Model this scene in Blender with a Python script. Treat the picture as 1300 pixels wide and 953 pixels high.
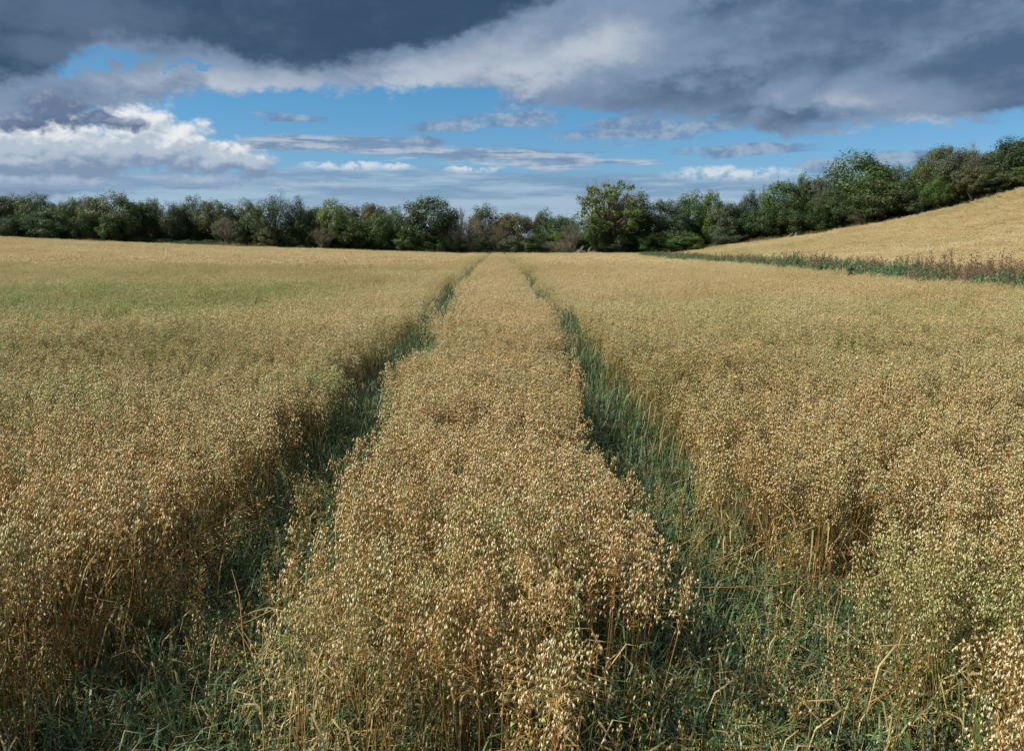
import bpy, math, random
import numpy as np
R = math.radians
scene = bpy.context.scene
for o in list(bpy.data.objects):
    bpy.data.objects.remove(o)

# ------------------------------------------------------------------ camera
F, EYE = 1011.0, 1.65                     # focal length in pixels of a 1300 px wide picture, eye height
PITCH, YAW = math.atan(128.5 / F), math.atan(18 / F)
cam_d = bpy.data.cameras.new('camera')
cam = bpy.data.objects.new('camera', cam_d)
scene.collection.objects.link(cam)
cam.location = (0, 0, EYE)
cam.rotation_euler = (math.pi / 2 - PITCH, 0, -YAW)
cam_d.sensor_width = 36
cam_d.lens = 36 * F / 1300
cam_d.shift_y = -45 / 1300
cam_d.clip_start = 0.05
cam_d.clip_end = 12000
scene.camera = cam

def ray(px, py):
    x, y, z = (px - 650) / F, 1.0, -(py - 431.5) / F
    c, s = math.cos(PITCH), math.sin(PITCH)
    y, z = y * c + z * s, -y * s + z * c
    c, s = math.cos(YAW), math.sin(YAW)
    return np.array([x * c + y * s, -x * s + y * c, z])

def azel(px, py):
    r = ray(px, py)
    return math.degrees(math.atan2(r[0], r[1])), math.degrees(math.atan2(r[2], math.hypot(r[0], r[1])))

def lin(r, g, b):
    f = lambda c: (c / 255 / 12.92) if c <= 10 else ((c / 255 + .055) / 1.055) ** 2.4
    return (f(r), f(g), f(b))

# ------------------------------------------------------------------ exposure, sun
SUN_EL, SUN_AZ = 46.0, -98.0
SKY_STR = 0.1
scene.view_settings.view_transform = 'Standard'
scene.view_settings.look = 'None'
scene.view_settings.gamma = 1.0
scene.view_settings.exposure = 0.74
scene.render.engine = 'CYCLES'
scene.cycles.max_bounces = 6
scene.cycles.diffuse_bounces = 3
scene.cycles.glossy_bounces = 1
scene.cycles.transmission_bounces = 3
scene.cycles.transparent_max_bounces = 4
sun_d = bpy.data.lights.new('sun', 'SUN')
sun_d.energy = 5.0
sun_d.angle = R(0.9)
sun_d.color = (1.0, 0.935, 0.83)
sun = bpy.data.objects.new('sun', sun_d)
scene.collection.objects.link(sun)
sun.rotation_euler = (math.pi / 2 - R(SUN_EL), 0, math.pi - R(SUN_AZ))
sun.location = (-60, 0, 60)

# ------------------------------------------------------------------ node helpers
class NB:
    """small helper to write node maths as expressions"""
    def __init__(s, tree):
        s.t, s.n, s.l = tree, tree.nodes, tree.links
    def put(s, sock, v):
        if isinstance(v, bpy.types.NodeSocket):
            s.l.new(v, sock)
        elif v is not None:
            if isinstance(v, (tuple, list)) and len(v) == 3 and sock.type == 'RGBA':
                v = (*v, 1)
            sock.default_value = v
    def m(s, op, a, b=None, c=None, clamp=False):
        x = s.n.new('ShaderNodeMath'); x.operation = op; x.use_clamp = clamp
        for i, v in enumerate((a, b, c)):
            s.put(x.inputs[i], v)
        return x.outputs[0]
    def add(s, a, b): return s.m('ADD', a, b)
    def sub(s, a, b): return s.m('SUBTRACT', a, b)
    def mul(s, a, b): return s.m('MULTIPLY', a, b)
    def mx(s, a, b): return s.m('MAXIMUM', a, b)
    def mn(s, a, b): return s.m('MINIMUM', a, b)
    def sstep(s, v, lo, hi):
        x = s.n.new('ShaderNodeMapRange'); x.interpolation_type = 'SMOOTHSTEP'
        s.put(x.inputs[0], v); s.put(x.inputs[1], lo); s.put(x.inputs[2], hi)
        return x.outputs[0]
    def vec(s, x, y, z=0.0):
        c = s.n.new('ShaderNodeCombineXYZ')
        for i, v in enumerate((x, y, z)): s.put(c.inputs[i], v)
        return c.outputs[0]
    def noise(s, v, scale=1.0, detail=6.0, rough=.55, dist=0.0, lac=2.0, dims='2D'):
        x = s.n.new('ShaderNodeTexNoise'); x.noise_dimensions = dims; s.put(x.inputs['Vector'], v)
        x.inputs['Scale'].default_value = scale; x.inputs['Detail'].default_value = detail
        x.inputs['Roughness'].default_value = rough; x.inputs['Distortion'].default_value = dist
        x.inputs['Lacunarity'].default_value = lac
        return x.outputs[0]
    def mix(s, f, a, b, mode='MIX'):
        x = s.n.new('ShaderNodeMix'); x.data_type = 'RGBA'; x.blend_type = mode
        s.put(x.inputs[0], f); s.put(x.inputs[6], a); s.put(x.inputs[7], b)
        return x.outputs[2]
    def curve(s, v, pts):
        x = s.n.new('ShaderNodeFloatCurve'); c = x.mapping.curves[0]
        while len(c.points) < len(pts): c.points.new(.5, .5)
        for p, (a, b) in zip(c.points, sorted(pts)): p.location = (a, b); p.handle_type = 'AUTO'
        x.mapping.use_clip = True; x.mapping.update()
        s.put(x.inputs['Value'], v)
        return x.outputs[0]

# ------------------------------------------------------------------ sky: nishita blue with layers of cloud by direction
world = bpy.data.worlds.new('World'); scene.world = world; world.use_nodes = True
wt = world.node_tree; wt.nodes.clear(); W = NB(wt)
out = wt.nodes.new('ShaderNodeOutputWorld'); bg = wt.nodes.new('ShaderNodeBackground')
wt.links.new(bg.outputs[0], out.inputs[0]); bg.inputs[1].default_value = SKY_STR
sky = wt.nodes.new('ShaderNodeTexSky'); sky.sky_type = 'NISHITA'; sky.sun_disc = False
sky.sun_elevation = R(SUN_EL); sky.sun_rotation = R(SUN_AZ % 360)
sky.air_density = 1.0; sky.dust_density = 0.3; sky.ozone_density = 2.0
tc = wt.nodes.new('ShaderNodeTexCoord'); sp = wt.nodes.new('ShaderNodeSeparateXYZ')
wt.links.new(tc.outputs['Generated'], sp.inputs[0])
X, Y, Z = sp.outputs
AZ = W.mul(W.m('ARCTAN2', X, Y), 180 / math.pi)
EL = W.mul(W.m('ARCSINE', Z), 180 / math.pi)
UA = W.m('MULTIPLY_ADD', AZ, 1 / 90, .5)
K = 1 / SKY_STR / 2 ** scene.view_settings.exposure
def C(r, g, b, k=1.0): return tuple(c * K * k for c in lin(r, g, b))
def edge(pts):
    q = [azel(*p) for p in pts]
    q = [((a + 45) / 90, max(0, b) / 30) for a, b in q]
    return W.mul(W.curve(UA, q), 30)
def blob(px, py, rx, ry, rot=0.0, a=None, e=None):
    """1 at the middle of an ellipse of sky direction, 0 at its rim and beyond"""
    ca, ce = azel(px, py)
    k = 180 / math.pi / F
    dx = W.sub(a or AZ, ca); dy = W.sub(e or EL, ce)
    if rot:
        c, s_ = math.cos(R(rot)), math.sin(R(rot))
        dx, dy = W.add(W.mul(dx, c), W.mul(dy, s_)), W.sub(W.mul(dy, c), W.mul(dx, s_))
    q = W.add(W.m('POWER', W.mul(dx, 1 / (rx * k)), 2.0), W.m('POWER', W.mul(dy, 1 / (ry * k)), 2.0))
    return W.m('SUBTRACT', 1.0, W.m('SQRT', q), clamp=True)
def blobs(lst, a=None, e=None):
    r = None
    for b in lst:
        v = blob(*b, a=a, e=e)
        r = v if r is None else W.mx(r, v)
    return r
def centred(n): return W.sub(n, .5)

base = W.mix(1.0, sky.outputs[0], W.mix(W.sstep(EL, 0, 12), (0.33, 0.45, 0.64, 1), (0.245, 0.50, 0.64, 1)), 'MULTIPLY')
# noise fields shared by the layers
n_big = centred(W.noise(W.vec(W.mul(AZ, .06), W.m('MULTIPLY_ADD', EL, .16, 13)), 1, 3, .55))
n_mid = centred(W.noise(W.vec(W.m('MULTIPLY_ADD', AZ, .22, 41), W.mul(EL, .42)), 1, 6, .6))
n_fine = centred(W.noise(W.vec(W.m('MULTIPLY_ADD', AZ, .7, 77), W.mul(EL, 1.1)), 1, 5, .62))
n_str = centred(W.noise(W.vec(W.m('MULTIPLY_ADD', AZ, .075, 22), W.add(W.mul(EL, 1.0), W.mul(n_mid, .7))), 1, 4, .55))
n_str2 = centred(W.noise(W.vec(W.m('MULTIPLY_ADD', AZ, .18, 92), W.mul(EL, 2.2)), 1, 5, .6))
# low pale veil
eH = edge([(-100, 205), (120, 212), (330, 212), (420, 209), (520, 209), (640, 213), (780, 213), (860, 216), (960, 218), (1010, 218), (1060, 221), (1150, 228), (1300, 240)])
dH = W.add(W.sub(eH, EL), W.add(W.mul(n_str, 1.6), W.mul(n_str2, .8)))
aH = W.sstep(dH, -.15, .55)
aH = W.mul(aH, W.m('MULTIPLY_ADD', W.sstep(n_str2, -.12, .12), .25, .72))
cH = W.mix(W.sstep(W.add(n_str, W.mul(n_str2, .6)), -.16, .16), C(118, 150, 182), C(162, 187, 209))
cH = W.mix(W.sstep(W.add(EL, W.mul(n_str, 1.5)), 3.4, 1.2), cH, C(168, 190, 210))
base = W.mix(aH, base, cH)
rim = W.mul(blobs([(930, 221, 95, 10), (440, 211, 70, 7), (600, 216, 45, 5), (500, 212, 30, 5)], e=W.sub(EL, W.mul(n_fine, .9))), W.sstep(n_fine, -.2, .15))
base = W.mix(W.m('MULTIPLY', rim, 1.9, clamp=True), base, C(205, 216, 226))
# streaks in the blue gap
a2 = W.add(AZ, W.mul(n_mid, 5)); e2 = W.add(EL, W.add(W.mul(n_str, 1.5), W.mul(n_str2, 1.2)))
sS = blobs([(420, 184, 170, 15, 1), (590, 195, 190, 14, -2), (730, 203, 130, 11, -2)], a=a2, e=e2)
aS = W.sstep(W.add(sS, W.mul(n_str2, .7)), .1, .5)
cS = W.mix(W.sstep(W.add(n_str2, W.mul(n_fine, .4)), -.12, .14), C(122, 146, 176), C(178, 191, 206))
base = W.mix(W.mul(aS, .92), base, cS)
sT = blobs([(800, 168, 130, 20), (880, 160, 90, 9), (570, 157, 75, 10), (650, 150, 90, 12), (540, 179, 42, 11), (370, 150, 60, 6), (1120, 204, 85, 18), (1150, 198, 70, 12, 8), (950, 190, 110, 9), (1060, 212, 80, 14), (700, 128, 90, 14), (1000, 160, 70, 10)], a=a2, e=e2)
aT = W.sstep(W.add(sT, W.mul(n_mid, .7)), .12, .62)
cT = W.mix(W.sstep(n_fine, -.15, .2), C(112, 138, 172), C(160, 176, 196))
base = W.mix(W.mul(aT, .85), base, cT)
# cumulus on the left: billows lit from the upper left, shaded by a finite difference of the same noise
def billow(da, de, seed):
    v = W.vec(W.add(W.m('MULTIPLY_ADD', AZ, .55, seed + da * .55), W.mul(n_fine, .35)), W.add(W.m('MULTIPLY_ADD', EL, .75, de * .75), W.mul(n_mid, .4)))
    x = wt.nodes.new('ShaderNodeTexVoronoi'); x.voronoi_dimensions = '2D'; x.feature = 'F1'; x.inputs['Scale'].default_value = 1.0
    x.inputs['Detail'].default_value = 3; x.inputs['Roughness'].default_value = .5; x.inputs['Lacunarity'].default_value = 2.3
    wt.links.new(v, x.inputs['Vector'])
    return W.sub(.62, x.outputs['Distance'])
def heap(base, lst, seed, lo, mid, hi, soft=.22, amp=.55, relief=1.9, bottom=None, bshade=.4):
    b0 = billow(0, 0, seed); b1 = billow(-.22, .34, seed)
    m = blobs(lst, a=W.add(AZ, W.mul(n_fine, .8)), e=W.add(EL, W.mul(n_fine, .6)))
    d = W.add(m, W.mul(W.sub(b0, .22), amp))
    m1 = blobs(lst, a=W.add(AZ, -.35), e=W.add(EL, .6))
    d1 = W.add(m1, W.mul(W.sub(b1, .22), amp))
    al = W.sstep(d, .12, .12 + soft)
    al = W.mul(al, W.sstep(m, 0.0, .12))
    rel = W.mul(W.sub(d, d1), relief)
    lit = W.add(W.add(.5, rel), 0)
    if bottom is not None:
        by = azel(160, bottom)[1]
        lit = W.add(lit, W.mul(W.sub(W.sstep(EL, by, by + 3.4), .55), bshade * 2))
    c = W.mix(W.sstep(lit, .05, .6), lo, mid)
    c = W.mix(W.sstep(lit, .65, 1.15), c, hi)
    return W.mix(al, base, c)
base = heap(base, [(10, 205, 150, 70), (90, 190, 130, 70), (170, 170, 85, 62), (215, 185, 85, 56), (285, 202, 60, 36), (320, 208, 44, 26)],
            3.0, C(128, 150, 177), C(178, 192, 207), C(234, 237, 240), bottom=232, amp=.36, relief=1.0, soft=.36, bshade=.38)
base = heap(base, [(60, 232, 170, 16), (250, 230, 140, 15), (400, 234, 120, 9)], 15.0, C(112, 140, 174), C(140, 164, 192), C(168, 186, 206), amp=.35, soft=.5, relief=.7)
# upper grey and white deck
eW = edge([(-200, 160), (60, 150), (180, 141), (240, 129), (300, 123), (370, 120), (430, 118), (520, 112), (590, 114), (650, 122), (700, 138), (770, 146), (840, 150), (910, 162), (980, 174), (1060, 168), (1150, 162), (1230, 157), (1300, 150), (1480, 140)])
dW = W.add(W.sub(EL, eW), W.add(W.add(W.mul(n_mid, 1.9), W.mul(n_fine, 1.5)), W.mul(n_big, 1.0)))
aW = W.sstep(dW, -.15, .75)
hole = blobs([(135, 73, 62, 20, 8), (95, 88, 45, 12), (230, 84, 40, 8)], a=W.add(AZ, W.mul(n_mid, 5)), e=W.add(EL, W.add(W.mul(n_fine, 2.6), W.mul(n_mid, 1.5))))
aW = W.mul(aW, W.sub(1.0, W.mul(W.sstep(W.add(hole, W.mul(n_fine, .5)), .25, .7), .85)))
dark = blobs([(1250, 78, 210, 60, 4), (1130, 10, 330, 60), (860, 118, 170, 40), (1010, 100, 150, 44, 20), (900, 12, 150, 30), (1350, 120, 150, 60), (980, 150, 120, 26)], a=W.add(AZ, W.mul(n_mid, 7)), e=W.add(EL, W.mul(n_mid, 3)))
light = blobs([(560, 95, 210, 44, 14), (320, 110, 240, 30), (760, 60, 150, 50, 20), (1100, 126, 130, 34), (670, 85, 170, 44), (990, 122, 70, 24, 30), (1200, 150, 110, 14)], a=W.add(AZ, W.mul(n_mid, 7)), e=W.add(EL, W.mul(n_mid, 3)))
r_w = centred(W.noise(W.vec(W.m('MULTIPLY_ADD', AZ, .22, 41 - .14), W.m('MULTIPLY_ADD', EL, .42, .30)), 1, 4, .6))
relw = W.mul(W.sub(n_mid, r_w), .55)
lw = W.add(W.add(W.mul(light, .75), W.mul(dark, -.62)), W.add(W.add(relw, W.mul(n_mid, .5)), W.add(W.add(W.mul(n_big, .45), W.mul(n_fine, .22)), .48)))
cW = W.mix(W.sstep(lw, -.25, .6), C(80, 105, 136), C(126, 148, 175))
cW = W.mix(W.sstep(lw, .5, 1.35), cW, C(184, 194, 208))
base = W.mix(aW, base, cW)
# dark slab across the top left
eD = edge([(-200, 110), (0, 112), (48, 110), (78, 92), (110, 66), (150, 58), (200, 66), (270, 74), (330, 88), (385, 97), (430, 92), (500, 80), (560, 66), (620, 44), (680, 16), (740, -14), (800, -45), (900, -90)])
dD = W.add(W.sub(EL, eD), W.add(W.add(W.mul(n_mid, 2.0), W.mul(n_fine, 1.7)), W.mul(n_big, .6)))
aD = W.sstep(dD, -.25, 1.25)
cD = W.mix(W.sstep(W.add(W.add(blobs([(90, 15, 190, 60), (60, 60, 90, 30)]), W.add(W.mul(n_mid, .9), W.mul(n_fine, .25))), W.mul(n_big, .9)), -.05, .8), C(54, 79, 106), C(90, 111, 138))
base = W.mix(W.mul(aD, .97), base, cD)
# small dark cloud in front of the cumulus
base = heap(base, [(60, 140, 75, 34), (130, 153, 80, 17), (25, 150, 50, 22)], 31.0, C(84, 106, 136), C(104, 123, 152), C(150, 164, 186), soft=.4, amp=.5, relief=.9)
# below the horizon the dome is plain air
base = W.mix(W.sstep(EL, -1.0, 0.0), C(120, 140, 160), base)
# overhead and behind: broken grey deck, blended into the detailed part; evaluated alone there
deck = W.mix(W.sstep(n_big, -.12, .14), C(96, 116, 142), C(168, 184, 204))
far_ = W.mx(W.sstep(EL, 17.5, 23), W.sstep(W.m('ABSOLUTE', AZ), 46, 60))
base = W.mix(far_, base, deck)
bg2 = wt.nodes.new('ShaderNodeBackground'); bg2.inputs[1].default_value = SKY_STR
wt.links.new(deck, bg2.inputs[0]); wt.links.new(base, bg.inputs[0])
mxs = wt.nodes.new('ShaderNodeMixShader')
wt.links.new(W.mx(W.m('GREATER_THAN', EL, 23.0), W.m('GREATER_THAN', W.m('ABSOLUTE', AZ), 60.0)), mxs.inputs[0])
wt.links.new(bg.outputs[0], mxs.inputs[1]); wt.links.new(bg2.outputs[0], mxs.inputs[2])
wt.links.new(mxs.outputs[0], out.inputs[0])
world.cycles.sampling_method = 'NONE'
#@@STRUCTURE
# ------------------------------------------------------------------ terrain
def smooth(v, a, b):
    t = np.clip((v - a) / (b - a), 0, 1); return t * t * (3 - 2 * t)
def bx(y):                                   # line of the weedy bank between the two fields
    return np.interp(y, [0, 17, 30, 50, 80, 112, 140], [11.2, 11.0, 10.9, 11.6, 15.0, 20.5, 24])
def ground(x, y):
    x = np.asarray(x, float); y = np.asarray(y, float)
    s = smooth(y, 12, 108)
    prof = np.interp(x, [-400, -90, -70, -54, -35, -22, -5, 16, 400], [9, 2.6, 1.5, .72, -.05, -.42, -.98, -.95, -.95])
    main = prof * s
    u = x + .10 * (105 - np.clip(y, 0, 105))
    hill = np.interp(u, [-50, 14, 20, 25, 33, 41, 50, 56, 60, 76, 120, 400], [-.95, -.8, -.75, -.35, .5, 1.6, 3.4, 5.0, 6.6, 10.5, 17, 24])
    t = smooth(x - bx(y), .5, 12) * smooth(y, 2, 40)
    z = main * (1 - t) + hill * t
    far = smooth(np.hypot(x, y), 150, 600)
    return z * (1 - far) + 1.0 * far
def gz(x, y): return float(ground(x, y))

def link(o):
    scene.collection.objects.link(o); return o
def tag(o, label=None, cat=None, group=None, kind=None):
    if label: o['label'] = label
    if cat: o['category'] = cat
    if group: o['group'] = group
    if kind: o['kind'] = kind
    return o
def mesh_np(name, V, faces, cols=None, mat=None, smooth_=False):
    """faces: list of index arrays, each (n,3) or (n,4)"""
    me = bpy.data.meshes.new(name)
    V = np.asarray(V, np.float32)
    me.vertices.add(len(V)); me.vertices.foreach_set('co', V.ravel())
    loops = np.concatenate([f.ravel() for f in faces]).astype(np.int32)
    sizes = np.concatenate([np.full(len(f), f.shape[1]) for f in faces]).astype(np.int32)
    me.loops.add(len(loops)); me.loops.foreach_set('vertex_index', loops)
    me.polygons.add(len(sizes))
    me.polygons.foreach_set('loop_start', np.concatenate([[0], np.cumsum(sizes)[:-1]]).astype(np.int32))
    if smooth_: me.polygons.foreach_set('use_smooth', np.ones(len(sizes), bool))
    me.update(calc_edges=True)
    if cols is not None:
        a = me.attributes.new('Col', 'FLOAT_COLOR', 'POINT')
        c = np.ones((len(V), 4), np.float32); c[:, :3] = cols
        a.data.foreach_set('color', c.ravel())
    if mat: me.materials.append(mat)
    return me

class Acc:
    """collects vertices, faces and colours of one mesh"""
    def __init__(s): s.V, s.T, s.Q, s.C, s.n = [], [], [], [], 0
    def add(s, V, col, tri=None, quad=None):
        V = np.asarray(V, float).reshape(-1, 3)
        s.V.append(V); c = np.empty((len(V), 3)); c[:] = col; s.C.append(c)
        if tri is not None: s.T.append(np.asarray(tri).reshape(-1, 3) + s.n)
        if quad is not None: s.Q.append(np.asarray(quad).reshape(-1, 4) + s.n)
        s.n += len(V)
    def build(s, name, mat, smooth_=False):
        f = []
        if s.T: f.append(np.concatenate(s.T))
        if s.Q: f.append(np.concatenate(s.Q))
        return mesh_np(name, np.concatenate(s.V), f, np.concatenate(s.C), mat, smooth_)
    def tube(s, pts, rad, col, k=3):
        pts = np.asarray(pts, float); n = len(pts); rad = np.broadcast_to(rad, n)
        d = np.gradient(pts, axis=0); d /= np.linalg.norm(d, axis=1)[:, None] + 1e-9
        ref = np.where(np.abs(d[:, 2:3]) > .9, [[1., 0, 0]], [[0, 0, 1.]])
        a = np.cross(d, ref); a /= np.linalg.norm(a, axis=1)[:, None]; b = np.cross(d, a)
        th = np.arange(k) * 2 * np.pi / k
        ring = pts[:, None] + (a[:, None] * np.cos(th)[None, :, None] + b[:, None] * np.sin(th)[None, :, None]) * rad[:, None, None]
        i = np.arange(n - 1)[:, None] * k; j = np.arange(k)[None]; j2 = (j + 1) % k
        q = np.stack([i + j, i + j2, i + k + j2, i + k + j], -1).reshape(-1, 4)
        s.add(ring.reshape(-1, 3), col, quad=q)
    def ribbon(s, pts, wid, side, col):
        """flat tapering blade; wid per point; side = sideways direction"""
        pts = np.asarray(pts, float); n = len(pts); side = np.asarray(side, float)
        w = np.asarray(wid)[:, None] * side[None] * .5
        V = np.empty((2 * n, 3)); V[0::2] = pts - w; V[1::2] = pts + w
        i = np.arange(n - 1) * 2
        s.add(V, col, quad=np.stack([i, i + 1, i + 3, i + 2], -1))
    def spindles(s, P, A, L, Wd, col, k=3, mid=.42):
        """many little pointed grains at P along axes A"""
        P = np.asarray(P); A = A / np.linalg.norm(A, axis=1)[:, None]; n = len(P)
        ref = np.random.default_rng(n).normal(size=(n, 3)); a = np.cross(A, ref); a /= np.linalg.norm(a, axis=1)[:, None]; b = np.cross(A, a)
        L = np.broadcast_to(L, n)[:, None]; Wd = np.broadcast_to(Wd, n)[:, None]
        vs = [P]
        for j in range(k):
            th = 2 * np.pi * j / k
            vs.append(P + A * L * mid + (a * np.cos(th) + b * np.sin(th)) * Wd * .5)
        vs.append(P + A * L)
        V = np.stack(vs, 1); m = k + 2
        f = []
        for j in range(k):
            j2 = (j + 1) % k
            f += [(0, 1 + j2, 1 + j), (1 + j, 1 + j2, k + 1)]
        f = np.array(f)[None] + (np.arange(n) * m)[:, None, None]
        s.add(V.reshape(-1, 3), np.repeat(col, m, 0) if np.ndim(col) > 1 else col, tri=f.reshape(-1, 3))

# ------------------------------------------------------------------ materials
def mat_new(name):
    m = bpy.data.materials.new(name); m.use_nodes = True; m.node_tree.nodes.clear()
    return m, NB(m.node_tree)
def leafy(name, translucent=.25, rough=.55, spec=.25, use_green=False, obj_tint=False):
    m, B = mat_new(name)
    o = B.n.new('ShaderNodeOutputMaterial')
    at = B.n.new('ShaderNodeAttribute'); at.attribute_name = 'Col'
    col = at.outputs['Color']
    if use_green:
        g = B.n.new('ShaderNodeAttribute'); g.attribute_type = 'INSTANCER'; g.attribute_name = 'green'
        lum = B.n.new('ShaderNodeRGBToBW'); B.l.new(col, lum.inputs[0])
        gc = B.mix(1.0, (.58, .66, .26, 1), B.m('MULTIPLY_ADD', lum.outputs[0], 1.1, .03), 'MULTIPLY')
        col = B.mix(g.outputs['Fac'], col, gc)
        tn = B.n.new('ShaderNodeAttribute'); tn.attribute_type = 'INSTANCER'; tn.attribute_name = 'tone'
        col = B.mix(1.0, col, B.mix(tn.outputs['Fac'], (.86, .81, .66, 1), (1.06, 1.12, 1.13, 1)), 'MULTIPLY')
    if obj_tint:
        oi = B.n.new('ShaderNodeObjectInfo')
        col = B.mix(1.0, col, oi.outputs['Color'], 'MULTIPLY')
    p = B.n.new('ShaderNodeBsdfPrincipled'); B.put(p.inputs['Base Color'], col)
    p.inputs['Roughness'].default_value = rough; p.inputs['Specular IOR Level'].default_value = spec
    t = B.n.new('ShaderNodeBsdfTranslucent'); B.put(t.inputs['Color'], col)
    x = B.n.new('ShaderNodeMixShader'); x.inputs[0].default_value = translucent
    B.l.new(p.outputs[0], x.inputs[1]); B.l.new(t.outputs[0], x.inputs[2]); B.l.new(x.outputs[0], o.inputs[0])
    return m
M_OAT = leafy('oat_straw', .32, .5, .35, use_green=True)
M_GRASS = leafy('green_blades', .3, .45, .35)
M_WEED = leafy('weed_leaves', .25, .6, .2)
M_LEAF = leafy('tree_leaves', .36, .5, .3, obj_tint=True)
def soil_mat():
    m, B = mat_new('field_soil')
    o = B.n.new('ShaderNodeOutputMaterial'); p = B.n.new('ShaderNodeBsdfPrincipled')
    g = B.n.new('ShaderNodeNewGeometry'); pos = g.outputs['Position']
    n1 = B.noise(pos, 9, 6, .6, dims='3D'); n2 = B.noise(pos, .35, 5, .6, dims='3D'); n3 = B.noise(pos, 60, 4, .6, dims='3D')
    c = B.mix(B.sstep(n1, .35, .65), (.10, .068, .038), (.20, .145, .085))
    c = B.mix(B.mul(B.sstep(n2, .45, .62), .6), c, (.055, .075, .03))
    sx = B.n.new('ShaderNodeSeparateXYZ'); B.l.new(pos, sx.inputs[0])
    c = B.mix(B.sstep(sx.outputs[1], 120, 135), c, (.05, .06, .028))
    B.put(p.inputs['Base Color'], c); p.inputs['Roughness'].default_value = .95; p.inputs['Specular IOR Level'].default_value = .1
    b = B.n.new('ShaderNodeBump'); b.inputs['Strength'].default_value = .9; b.inputs['Distance'].default_value = .03
    B.l.new(B.add(n1, B.mul(n3, .5)), b.inputs['Height']); B.l.new(b.outputs[0], p.inputs['Normal'])
    B.l.new(p.outputs[0], o.inputs[0]); return m
M_SOIL = soil_mat()
gx = np.concatenate([np.linspace(-4000, -250, 12), np.linspace(-220, 220, 221), np.linspace(250, 4000, 12)])
gy = np.concatenate([np.linspace(-4000, -60, 12), np.linspace(-50, 0, 15), np.linspace(1, 220, 150), np.linspace(250, 4000, 12)])
GX, GY = np.meshgrid(gx, gy)
nx = len(gx); ii = (np.arange(len(gy) - 1)[:, None] * nx + np.arange(nx - 1)[None]).ravel()
me = mesh_np('ground', np.stack([GX, GY, ground(GX, GY)], -1).reshape(-1, 3), [np.stack([ii, ii + 1, ii + nx + 1, ii + nx], -1)], None, M_SOIL, True)
tag(link(bpy.data.objects.new('ground', me)), kind='structure')

# ------------------------------------------------------------------ geometry-node scatter of many small plants as one object
def proto(me):
    return bpy.data.objects.new(me.name, me)          # never linked: only its mesh is used
def scatter(name, lods, P, rot, scl, lod, green, label, cat, kind='stuff', tone=None):
    n = len(P)
    rs = np.random.default_rng(n)
    me = bpy.data.meshes.new(name); me.vertices.add(n)
    me.vertices.foreach_set('co', np.asarray(P, np.float32).ravel())
    def attr(nm, ty, val, key='value'):
        a = me.attributes.new(nm, ty, 'POINT'); a.data.foreach_set(key, np.ascontiguousarray(val).ravel())
    attr('rot', 'FLOAT_VECTOR', np.asarray(rot, np.float32), 'vector')
    attr('scl', 'FLOAT_VECTOR', np.asarray(scl, np.float32), 'vector')
    attr('lod', 'INT', np.asarray(lod, np.int32))
    attr('vid', 'INT', rs.integers(0, 1000, n).astype(np.int32))
    attr('green', 'FLOAT', np.asarray(green, np.float32))
    attr('tone', 'FLOAT', np.full(n, .5, np.float32) if tone is None else np.asarray(tone, np.float32))
    o = link(bpy.data.objects.new(name, me)); tag(o, label, cat, None, kind)
    g = bpy.data.node_groups.new('scatter_' + name, 'GeometryNodeTree')
    g.interface.new_socket('Geometry', in_out='INPUT', socket_type='NodeSocketGeometry')
    g.interface.new_socket('Geometry', in_out='OUTPUT', socket_type='NodeSocketGeometry')
    N, L = g.nodes, g.links
    gi = N.new('NodeGroupInput'); go = N.new('NodeGroupOutput'); joinall = N.new('GeometryNodeJoinGeometry')
    def named(nm, ty):
        x = N.new('GeometryNodeInputNamedAttribute'); x.data_type = ty; x.inputs[0].default_value = nm
        return x.outputs[0]
    for k, objs in enumerate(lods):
        if not (np.asarray(lod) == k).any(): continue
        j = N.new('GeometryNodeJoinGeometry')
        for ob in objs:
            oi = N.new('GeometryNodeObjectInfo'); oi.inputs[0].default_value = ob
            ti = N.new('GeometryNodeGeometryToInstance')
            L.new(oi.outputs['Geometry'], ti.inputs[0]); L.new(ti.outputs[0], j.inputs[0])
        c = N.new('FunctionNodeCompare'); c.data_type = 'INT'; c.operation = 'EQUAL'
        L.new(named('lod', 'INT'), c.inputs[2]); c.inputs[3].default_value = k
        ip = N.new('GeometryNodeInstanceOnPoints')
        L.new(gi.outputs[0], ip.inputs['Points']); L.new(c.outputs[0], ip.inputs['Selection'])
        L.new(j.outputs[0], ip.inputs['Instance']); ip.inputs['Pick Instance'].default_value = True
        L.new(named('vid', 'INT'), ip.inputs['Instance Index'])
        L.new(named('rot', 'FLOAT_VECTOR'), ip.inputs['Rotation']); L.new(named('scl', 'FLOAT_VECTOR'), ip.inputs['Scale'])
        L.new(ip.outputs[0], joinall.inputs[0])
    L.new(joinall.outputs[0], go.inputs[0])
    m = o.modifiers.new('scatter', 'NODES'); m.node_group = g
    return o

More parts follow.
